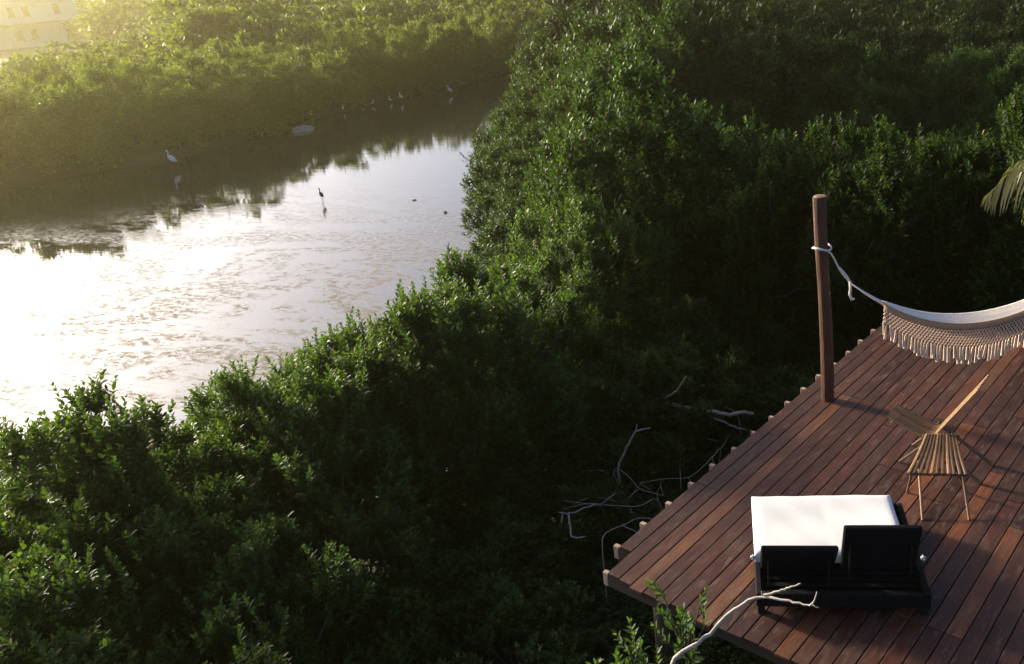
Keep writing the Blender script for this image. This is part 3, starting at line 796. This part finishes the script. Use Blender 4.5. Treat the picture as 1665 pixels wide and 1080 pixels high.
def backrest(x0, x1, ang, ln):
    ca, sa = math.cos(ang), math.sin(ang)
    Rm = np.array([[1, 0, 0], [0, -ca, -sa], [0, sa, -ca]])        # local y: along the rest, up and towards the camera
    c = np.array([(x0+x1)/2, HY-.035, SH-.01])+Rm@np.array([0, ln/2, 0])
    mb = MB(); mb.bbox(c, (x1-x0, ln, .05), .012, Rm); br = mb.build('backrest', M['black_cloth'], lou)
    mb = MB(); mb.bbox(c-Rm@np.array([0, 0, .055]), (x1-x0-.004, ln-.02, .06), .02, Rm); mb.build('cushion', M['white_cushion'], br) if False else None
    for x in (x0+.06, x1-.06):
        mb = MB(); top = np.array([x, HY-.035, SH-.01])+Rm@np.array([0, ln*.62, .03])
        mb.tube([top, np.array([x, HY-.36*ca-.05, .16])], .009, 6); mb.build('prop_bar', M['dark_metal'], br)
backrest(.045, .645, math.radians(54), .50)
backrest(.70, 1.30, math.radians(73), .53)
for x in (-.012, LW+.012):
    mb = MB(); mb.tube([(x-.02, HY, SH+.05), (x+.02, HY, SH+.05)], [.016, .014], 8); mb.tube([(x, HY-.03, SH+.05), (x, HY+.03, SH+.055)], .007, 6); mb.build('hinge_knob', M['knob'], lou, True)

# ------------------------------------------------------------------ stick chair and stick stool
def rod(mb, a, b_, r=.014, n=6): mb.tube([a, (np.asarray(a)+np.asarray(b_))/2, b_], r, n)
PC = at(1524, 700, DZ+.36)
ch = empty('stick_chair', (PC[0], PC[1], DZ)); tag(ch, 'pale folding stick chair with tall slanted back, turned towards the water', 'chair')
fz = math.radians(-52)
fd = np.array([math.sin(fz), math.cos(fz), 0]); la = np.array([math.cos(fz), -math.sin(fz), 0]); up = np.array([0, 0, 1.0])
ns_ = 8
for k in range(ns_):
    l = (k/(ns_-1)-.5)*.30
    o0 = la*l+up*.34
    seat_f = o0+fd*.47+up*.13-la*l*.05
    mb = MB(); mb.tube(bez([seat_f, o0+fd*.12+up*.0, o0], 6), .014, 6); mb.build('seat_stick', M['stick'], ch)
    tip = o0+up*(.66-.12*abs(l)/.2*.0)-fd*.40+la*l*.1
    mb = MB(); rod(mb, o0+up*.005, tip, .014); mb.build('back_stick', M['stick'], ch)
for s in (-1, 1):
    l = s*.17; o0 = la*l+up*.34
    a_, b_ = o0+fd*.05+up*.015, la*(l*1.15)-fd*.50+up*.012; yy = norm(b_-a_); zz = norm(np.cross(la, yy)); mb = MB(); mb.bbox((a_+b_)/2, (.045, np.linalg.norm(b_-a_), .022), .004, np.stack([np.cross(yy, zz), yy, zz], 1)); mb.build('leg', M['stick_dark'], ch)
    mb = MB(); rod(mb, o0-fd*.03+up*.04, la*(l*1.1)+fd*.30+up*.008, .013); mb.build('leg', M['stick_dark'], ch)
mb = MB(); rod(mb, la*-.23+up*.325, la*.23+up*.325, .012); mb.build('pivot_rod', M['stick_dark'], ch)
mb = MB(); rod(mb, la*-.22+fd*.40+up*.44, la*.22+fd*.40+up*.44, .009); mb.build('seat_rod', M['stick'], ch)

S0 = (at(1476, 800, DZ)+at(1570, 800, DZ)+at(1500, 846, DZ)+at(1575, 846, DZ))/4
st = empty('stick_stool', (S0[0], S0[1], DZ)); tag(st, 'small brown stool of fanned wooden slats beside the white lounger', 'stool')
so0 = np.array([S0[0], S0[1], DZ])
nA, nB = at(1478, 768, DZ+.33)-so0, at(1570, 770, DZ+.33)-so0
tA, tB = at(1507, 706, DZ+.43)-so0, at(1553, 706, DZ+.43)-so0
for k in range(11):
    q = k/10; a = nA*(1-q)+nB*q; b_ = tA*(1-q)+tB*q
    d = norm(a-b_)
    mb = MB(); mb.tube(bez([a+d*.02, a*.5+b_*.5-up*.03, b_], 6), [.015, .016, .016, .015, .014, .012], 6); mb.build('slat', M['stick'] if k in (0, 4, 7) else M['stick_dark'], st)  # three paler slats stand in for highlights on the fan
mb = MB(); rod(mb, nA-norm(nB-nA)*.03-up*.02, nB+norm(nB-nA)*.03-up*.02, .012); mb.build('front_rod', M['stick_dark'], st)
mb = MB(); rod(mb, tA-norm(tB-tA)*.04-up*.02, tB+norm(tB-tA)*.04-up*.02, .012); mb.build('rear_rod', M['stick_dark'], st)
for tx, ty, top in ((1475, 801, nA), (1572, 801, nB)):
    mb = MB(); rod(mb, top*.75+tA*.25-up*.03, at(tx, ty, DZ)-so0, .012); mb.build('leg', M['stick_dark'], st)
for tx, ty, top in ((1500, 846, tA*.5+nA*.5), (1576, 846, tB*.5+nB*.5)):
    mb = MB(); rod(mb, top-up*.03, at(tx, ty, DZ)-so0, .012); mb.build('leg', M['stick'], st)

# ------------------------------------------------------------------ dead branches
def branch(label, paths, mt, root=None, group=None):
    P0 = np.array(paths[0][0][0]); e = empty('dead_branch', (P0[0], P0[1], 0)); tag(e, label, 'branch', group)
    o = np.array([P0[0], P0[1], 0])
    for j, (pts, r0, r1) in enumerate(paths):
        pts = bez([np.array(p)-o for p in pts], 5*len(pts)); k = len(pts)
        r = random.Random(j); pts[1:-1] += np.array([[r.uniform(-1, 1) for _ in range(3)] for _ in range(k-2)])*r0*.45
        mb = MB(); mb.tube(pts, np.linspace(r0, r1, k), 6); mb.build('stem' if j == 0 else 'twig', mt, e, True)
    return e
Zb = [3.05, 3.2, 3.35, 3.4]
def pp(x, y, z): return tuple(at(x, y, z))
b0 = pp(1085, 1100, 2.75)
branch('pale bare dead branch reaching over the deck in front of the lounger',
       [([(b0[0]-.1, b0[1]-.1, -.4), (b0[0]-.06, b0[1]-.06, 1.4), b0, pp(1150, 1035, 3.0), pp(1195, 990, 3.14), pp(1245, 968, 3.24)], .021, .010),
        ([pp(1240, 970, 3.24), pp(1275, 958, 3.32), pp(1302, 949, 3.38)], .010, .005),
        ([pp(1240, 970, 3.24), pp(1285, 978, 3.28), pp(1318, 985, 3.3), pp(1331, 989, 3.3)], .011, .004),
        ([pp(1316, 985, 3.3), pp(1324, 978, 3.35), pp(1328, 962, 3.41)], .007, .004),
        ([pp(1240, 970, 3.24), pp(1238, 962, 3.28)], .006, .003)], M['dead_wood'])
branch('grey dead limb arching low over the dark hollow beside the deck',
       [([pp(985, 705, .3), pp(1012, 668, 1.3), pp(1070, 655, 1.55), pp(1130, 666, 1.6), pp(1180, 673, 1.55), pp(1225, 672, 1.5)], .04, .022),
        ([pp(1070, 655, 1.55), pp(1100, 635, 1.9), pp(1115, 612, 2.2)], .02, .008),
        ([pp(1130, 666, 1.6), pp(1185, 690, 1.3), pp(1215, 700, 1.1)], .02, .008),
        ([pp(1012, 668, 1.3), pp(985, 700, 1.0), pp(940, 725, .9)], .025, .01)], M['dead_dim'])
branch('bleached crooked twig standing up beside the deck joists',
       [([pp(1022, 850, .2), pp(1012, 800, 1.0), pp(1005, 760, 1.45), pp(1022, 722, 1.8), pp(1034, 700, 2.0)], .020, .011),
        ([pp(1034, 702, 2.0), pp(1045, 698, 2.05), pp(1058, 696, 2.05)], .011, .005),
        ([pp(1034, 702, 2.0), pp(1036, 690, 2.1)], .008, .004)], M['dead_wood'])
branch('pale forked twig lying over the shade near the deck corner',
       [([pp(990, 860, .3), pp(975, 822, 1.3), pp(930, 834, 1.5), pp(908, 833, 1.5)], .014, .006),
        ([pp(925, 834, 1.5), pp(927, 858, 1.5), pp(932, 874, 1.52), pp(952, 873, 1.55)], .013, .007),
        ([pp(975, 822, 1.3), pp(988, 812, 1.5), pp(1000, 802, 1.6)], .010, .005),
        ([pp(915, 833, 1.5), pp(913, 850, 1.45)], .010, .006)], M['dead_wood'])
branch('bare dead twig pointing left in the dark thicket',
       [([pp(905, 800, .3), pp(866, 754, 1.5), pp(836, 772, 1.5), pp(798, 790, 1.5)], .016, .006),
        ([pp(836, 772, 1.5), pp(815, 768, 1.6)], .009, .004)], M['dead_dim'])
branch('curved pale dead stem among the leaves left of the hollow',
       [([pp(985, 690, .3), pp(950, 642, 1.3), pp(900, 615, 1.7), pp(872, 590, 2.1), pp(868, 562, 2.4)], .022, .014),
        ([pp(900, 615, 1.7), pp(915, 598, 1.9)], .012, .006)], M['dead_dim'])
branch('thin dead limb near the foot of the hammock post',
       [([pp(1300, 700, .2), pp(1262, 660, 1.2), pp(1215, 635, 1.4), pp(1178, 618, 1.5)], .02, .008)], M['dead_dim'])
rt = np.random.default_rng(77)
TW = ['thin', 'crooked', 'forked', 'long']
for i in range(16):            # dim tangle in the hollow
    u = rt.uniform(.0, 5.0); dv = rt.uniform(.7, 3.0); p = DO[:2]+DU*u-DV*dv; a = rt.uniform(0, 6.28); zt = rt.uniform(.95, 1.5)
    pts = [np.array([p[0]-.3*math.cos(a), p[1]-.3*math.sin(a), -.3]), np.array([p[0]-.1*math.cos(a), p[1]-.1*math.sin(a), zt*.6]), np.array([p[0], p[1], zt])]
    for k in range(rt.integers(3, 6)):
        a += rt.normal(0, .45); q = pts[-1]+np.array([math.cos(a), math.sin(a), rt.normal(0, .18)])*rt.uniform(.2, .34)
        if deck_dist(q[0], q[1]) < .25: break
        pts.append(q)
    r0 = rt.uniform(.005, .010); paths = [([tuple(q) for q in pts], r0, .003)]
    for k in range(rt.integers(2, 5)):
        q = pts[rt.integers(2, len(pts))]; b2 = rt.uniform(0, 6.28); m_ = q+np.array([math.cos(b2), math.sin(b2), rt.uniform(-.2, .5)])*rt.uniform(.12, .22)
        e_ = m_+np.array([math.cos(b2+rt.normal(0, .5)), math.sin(b2), rt.uniform(-.2, .5)])*rt.uniform(.08, .2)
        if deck_dist(e_[0], e_[1]) > .2: paths.append(([tuple(q), tuple(m_), tuple(e_)], r0*.6, .002))
    branch('dim bare branch tangled in the dark hollow left of the deck', paths, M['dead_dim'], group='tangle of bare branches')

# leafy saplings at the near deck edge
def sapling(p, h, shoots, seed, label):
    r = np.random.default_rng(seed); e = empty('mangrove_sapling', (p[0], p[1], 0)); tag(e, label, 'sapling')
    n = shoots; base = np.stack([r.normal(0, .09, n), r.normal(0, .09, n), h-.28+r.uniform(-.25, .2, n)], 1)
    ax = norm(np.stack([r.normal(0, .35, n), r.normal(0, .35, n), np.ones(n)], 1))
    V, q, t, a = leaves_np(base, ax, np.full(n, .22), 12, .085, .22, True, r)
    me = mesh_np('crown', V, q, None, a); me.materials.append(M['leaf']); link('crown', me, e)
    mb = MB(); mb.tube([(0, 0, -.4), (.01, 0, h*.5), (0, 0, h-.35)], [.016, .012, .008], 6)
    for k in range(n): mb.tube([(0, 0, h-.55), base[k], base[k]+ax[k]*.22], [.007, .005, .003], 4)
    mb.build('trunk', M['bark'], e, True)
sapling(at(1112, 1000, 3.0), 3.15, 12, 5, 'young leafy mangrove rising at the near edge of the deck')
sapling(at(1010, 1075, 2.7), 2.8, 10, 6, 'young mangrove at the bottom edge below the deck corner')
sapling(at(1075, 1078, 2.75), 2.85, 8, 8, 'sprig of mangrove leaves by the root of the pale branch')

# ------------------------------------------------------------------ palm at the right edge
PX = np.array([7.15, 11.8, 0]); PZ = 4.3
pal_ = empty('palm_tree', tuple(PX)); tag(pal_, 'palm with drooping yellow-green frond at the right edge', 'palm tree')
mb = MB(); mb.tube(bez([(0, 0, -.4), (.12, .1, 2.5), (0, 0, PZ)], 10), np.linspace(.14, .10, 10), 10); mb.build('trunk', M['bark'], pal_, True)
for k in range(11):
    r = np.random.default_rng(900+k); a = math.radians(196)+k*2*math.pi/11+r.normal(0, .06)
    d = np.array([math.cos(a), math.sin(a), 0]); sd_ = np.array([-d[1], d[0], 0])
    Lf = 1.75*r.uniform(.9, 1.1); rise = r.uniform(.25, .5)
    spine = bez([np.array([0, 0, PZ]), d*Lf*.35+[0, 0, PZ+rise], d*Lf*.75+[0, 0, PZ+rise*.5], d*Lf+[0, 0, PZ-.35]], 30)
    mb = MB(); mb.tube(spine, np.linspace(.018, .004, 30), 5); fo = mb.build('frond', M['palm_leaf'], pal_, True)
    V = []; T = []
    for i in range(3, 30):
        tg = norm(spine[min(i+1, 29)]-spine[i-1])
        for s in (-1, 1):
            ll = .62*math.sin(math.pi*(i/31)**.8)+.12
            o = norm(sd_*s*.75+tg*.55+np.array([0, 0, -.25])+r.normal(0, .06, 3)); b0_ = spine[i]
            m1 = b0_+o*ll*.5; m2 = b0_+o*ll*.8+np.array([0, 0, -.28*ll])+r.normal(0, .01, 3); e_ = b0_+o*ll*.9+np.array([0, 0, -.6*ll])
            wv = norm(np.cross(o, [0, 0, 1]))*.017; n0 = len(V)
            V += [b0_-wv*.4, b0_+wv*.4, m1-wv, m1+wv, m2-wv*.8, m2+wv*.8, e_]
            T += [(n0, n0+1, n0+3), (n0, n0+3, n0+2), (n0+2, n0+3, n0+5), (n0+2, n0+5, n0+4), (n0+4, n0+5, n0+6)]
    me = mesh_np('leaflets', np.array(V), None, np.array(T), r.uniform(.2, 1, len(V))); me.materials.append(M['palm_leaf']); link('leaflets', me, fo)

# ------------------------------------------------------------------ wading birds
def wader(p, h, az, label, white=True, stretch=1.0, group=None, fat=1.0):
    e = empty('egret' if white else 'heron', (p[0], p[1], -.02), az); tag(e, label, 'bird', group); mt = M['plumage'] if white else M['backlit_plumage']
    mb = MB(); n = 10; rings = []
    # body, neck and head as one skin along a bent axis (x forward)
    spine = [(-.30, .36, .012), (-.22, .40, .045), (-.10, .47, .085), (.02, .55, .095), (.10, .62, .065), (.13, .68, .036), (.10, .76, .027), (.08, .83, .025), (.12, .89, .028), (.155, .91, .03), (.195, .905, .014)]
    S = np.array(spine); ax = S[:, [0, 1]]
    tg = np.gradient(ax, axis=0); tg /= np.linalg.norm(tg, axis=1, keepdims=True)
    for (x, z, r), (tx, tz) in zip(spine, tg):
        r = r*fat
        rings.append([((x+(-tz)*math.cos(a)*r)*h*stretch, math.sin(a)*r*.85*h, (z+tx*math.cos(a)*r)*h) for a in np.linspace(0, 2*math.pi, n, endpoint=False)])
    mb.loft(rings); mb.build('body', mt, e, True)
    mb = MB(); mb.tube([(.185*h*stretch, 0, .905*h), (.30*h*stretch, 0, .885*h)], [.012*h, .003*h], 5); mb.build('bill', M['bill'], e)
    for s in (-1, 1):
        mb = MB(); mb.tube([(0, s*.03*h, .47*h), (-.03*h, s*.03*h, .24*h), (0.0, s*.03*h, -.05)], .010*h, 5); mb.build('leg', M['bill'], e)
wader(at(283, 275, 0), .95, math.radians(200), 'white egret standing alone at the edge of the dark reflection', stretch=.75, fat=1.55)
wader(at(525, 330, 0), .62, math.radians(250), 'dark heron standing alone in the bright water', False, .65, fat=1.4)
for (x, y, h, az, lab) in [(732, 154, .62, 190, 'white egret furthest right along the opposite shore'),
                           (653, 166, .66, 250, 'white egret upright near the middle of the row of waders'),
                           (635, 167, .42, 160, 'small white egret just left of the upright one'),
                           (607, 172, .40, 20, 'small pale wader with lowered body, third from the left group'),
                           (592, 172, .55, 0, 'pale wader with body level, left of the middle group'),
                           (559, 182, .5, 100, 'small white egret alone between the mound and the row'),
                           (508, 193, .5, 90, 'white egret standing just above the pale mound')]:
    wader(at(x, y, 0), h, math.radians(az), lab, group='egrets along the opposite shore', fat=1.4)

# ------------------------------------------------------------------ mounds and flotsam
def lump(name, p, sx, sy, sz, mt, label, cat, seed):
    r = np.random.default_rng(seed); n, m_ = 14, 7; rings = []
    ph = r.uniform(0, 6, 4)
    for i in range(m_):
        t = i/(m_-1)*.5*math.pi; rr = math.cos(t)**.7 if i < m_-1 else .05
        ring = []
        for k in range(n):
            a = 2*math.pi*k/n; w = 1+.16*math.sin(2*a+ph[0])+.12*math.sin(3*a+ph[1]+t)+.08*math.sin(5*a+ph[2])
            ring.append((math.cos(a)*rr*w*sx, math.sin(a)*rr*w*sy, -.1+(math.sin(t)*(1+.12*math.sin(4*a+ph[3])))*(sz+.1)))
        rings.append(ring)
    mb = MB(); mb.loft(rings); o = mb.build(name, mt, None, True); o.location = tuple(p[:2])+(0,); tag(o, label, cat); return o
lump('pale_mound', at(390, 223, 0), .5, .8, .16, M['pale_rock'], 'dim pale mound breaking the water by the opposite shore', 'mound', 1)
lump('pale_mound', at(492, 212, 0), .52, .9, .22, M['pale_rock'], 'brighter pale mound in the water below the row of egrets', 'mound', 2)
lump('driftwood', at(724, 346, 0), .08, .07, .05, M['dead_dim'], 'small dark lump floating in the bright water', 'driftwood', 3)
lump('driftwood', at(674, 326, 0), .11, .05, .03, M['dead_dim'], 'tiny dark stick floating beyond the bright water middle', 'driftwood', 4)

# ------------------------------------------------------------------ white house in the haze, far left
hp = at(48, 30, 5.0)*0; d_ = ray(60, 30); d_ = d_/d_[1]; dist = 150.0
hc = np.array([d_[0]*dist, dist, 0])
hr = math.atan2(-hc[0], hc[1])
house = empty('white_house', (hc[0], hc[1], 0), hr+math.radians(8)); tag(house, 'hazy white two-storey house behind the trees, top left', 'house')
mb = MB(); mb.box((-5, 4, 1.9), (17, 8, 3.6)); mb.box((-4, 4.6, 5.55), (20, 9, 3.3)); mb.build('wall', M['wall_white'], house)
mb = MB(); mb.bbox((-4, 3.4, 3.8), (21, 10.5, .2), .03); mb.build('floor_slab', M['grey_trim'], house)
mb = MB(); mb.bbox((-4, 4.4, 7.3), (21.5, 10.6, .22), .03); mb.build('roof', M['wall_white'], house)
for x in (-10, -6.5, -3.2, -1.2, 3.0):
    mb = MB(); mb.box((x, .085, 5.6), (.9, .06, 1.5)); w = mb.build('window', M['window_dark'], house)
    mb = MB(); mb.box((x, .04, 4.8), (1.1, .12, .08)); mb.build('sill', M['grey_trim'], w)
for x in (-10, -7, -3, -1):
    mb = MB(); mb.box((x, -.02, 2.2), (.9, .06, 1.4)); w = mb.build('window', M['window_dark'], house)
    mb = MB(); mb.box((x, -.06, 1.45), (1.1, .12, .08)); mb.build('sill', M['grey_trim'], w)
for x in (-11, -4, 2.8, 6.2):
    mb = MB(); mb.tube([(x, -1.4, 0), (x, -1.4, 3.7)], .14, 8); mb.build('pillar', M['wall_white'], house)

# ------------------------------------------------------------------ warm evening haze
m = bpy.data.materials.new('haze'); m.use_nodes = True; nt = m.node_tree
nt.nodes.remove(nt.nodes['Principled BSDF'])
pv = nt.nodes.new('ShaderNodeVolumePrincipled'); pv.inputs['Density'].default_value = .0011; pv.inputs['Anisotropy'].default_value = .84
pv.inputs['Color'].default_value = (.96, .88, .45, 1)
nt.links.new(pv.outputs[0], nt.nodes['Material Output'].inputs['Volume'])
mb = MB(); mb.box((0, 90, 5.0), (560, 420, 14.0)); hz = mb.build('haze', m); tag(hz, 'thin warm evening haze', kind='stuff')
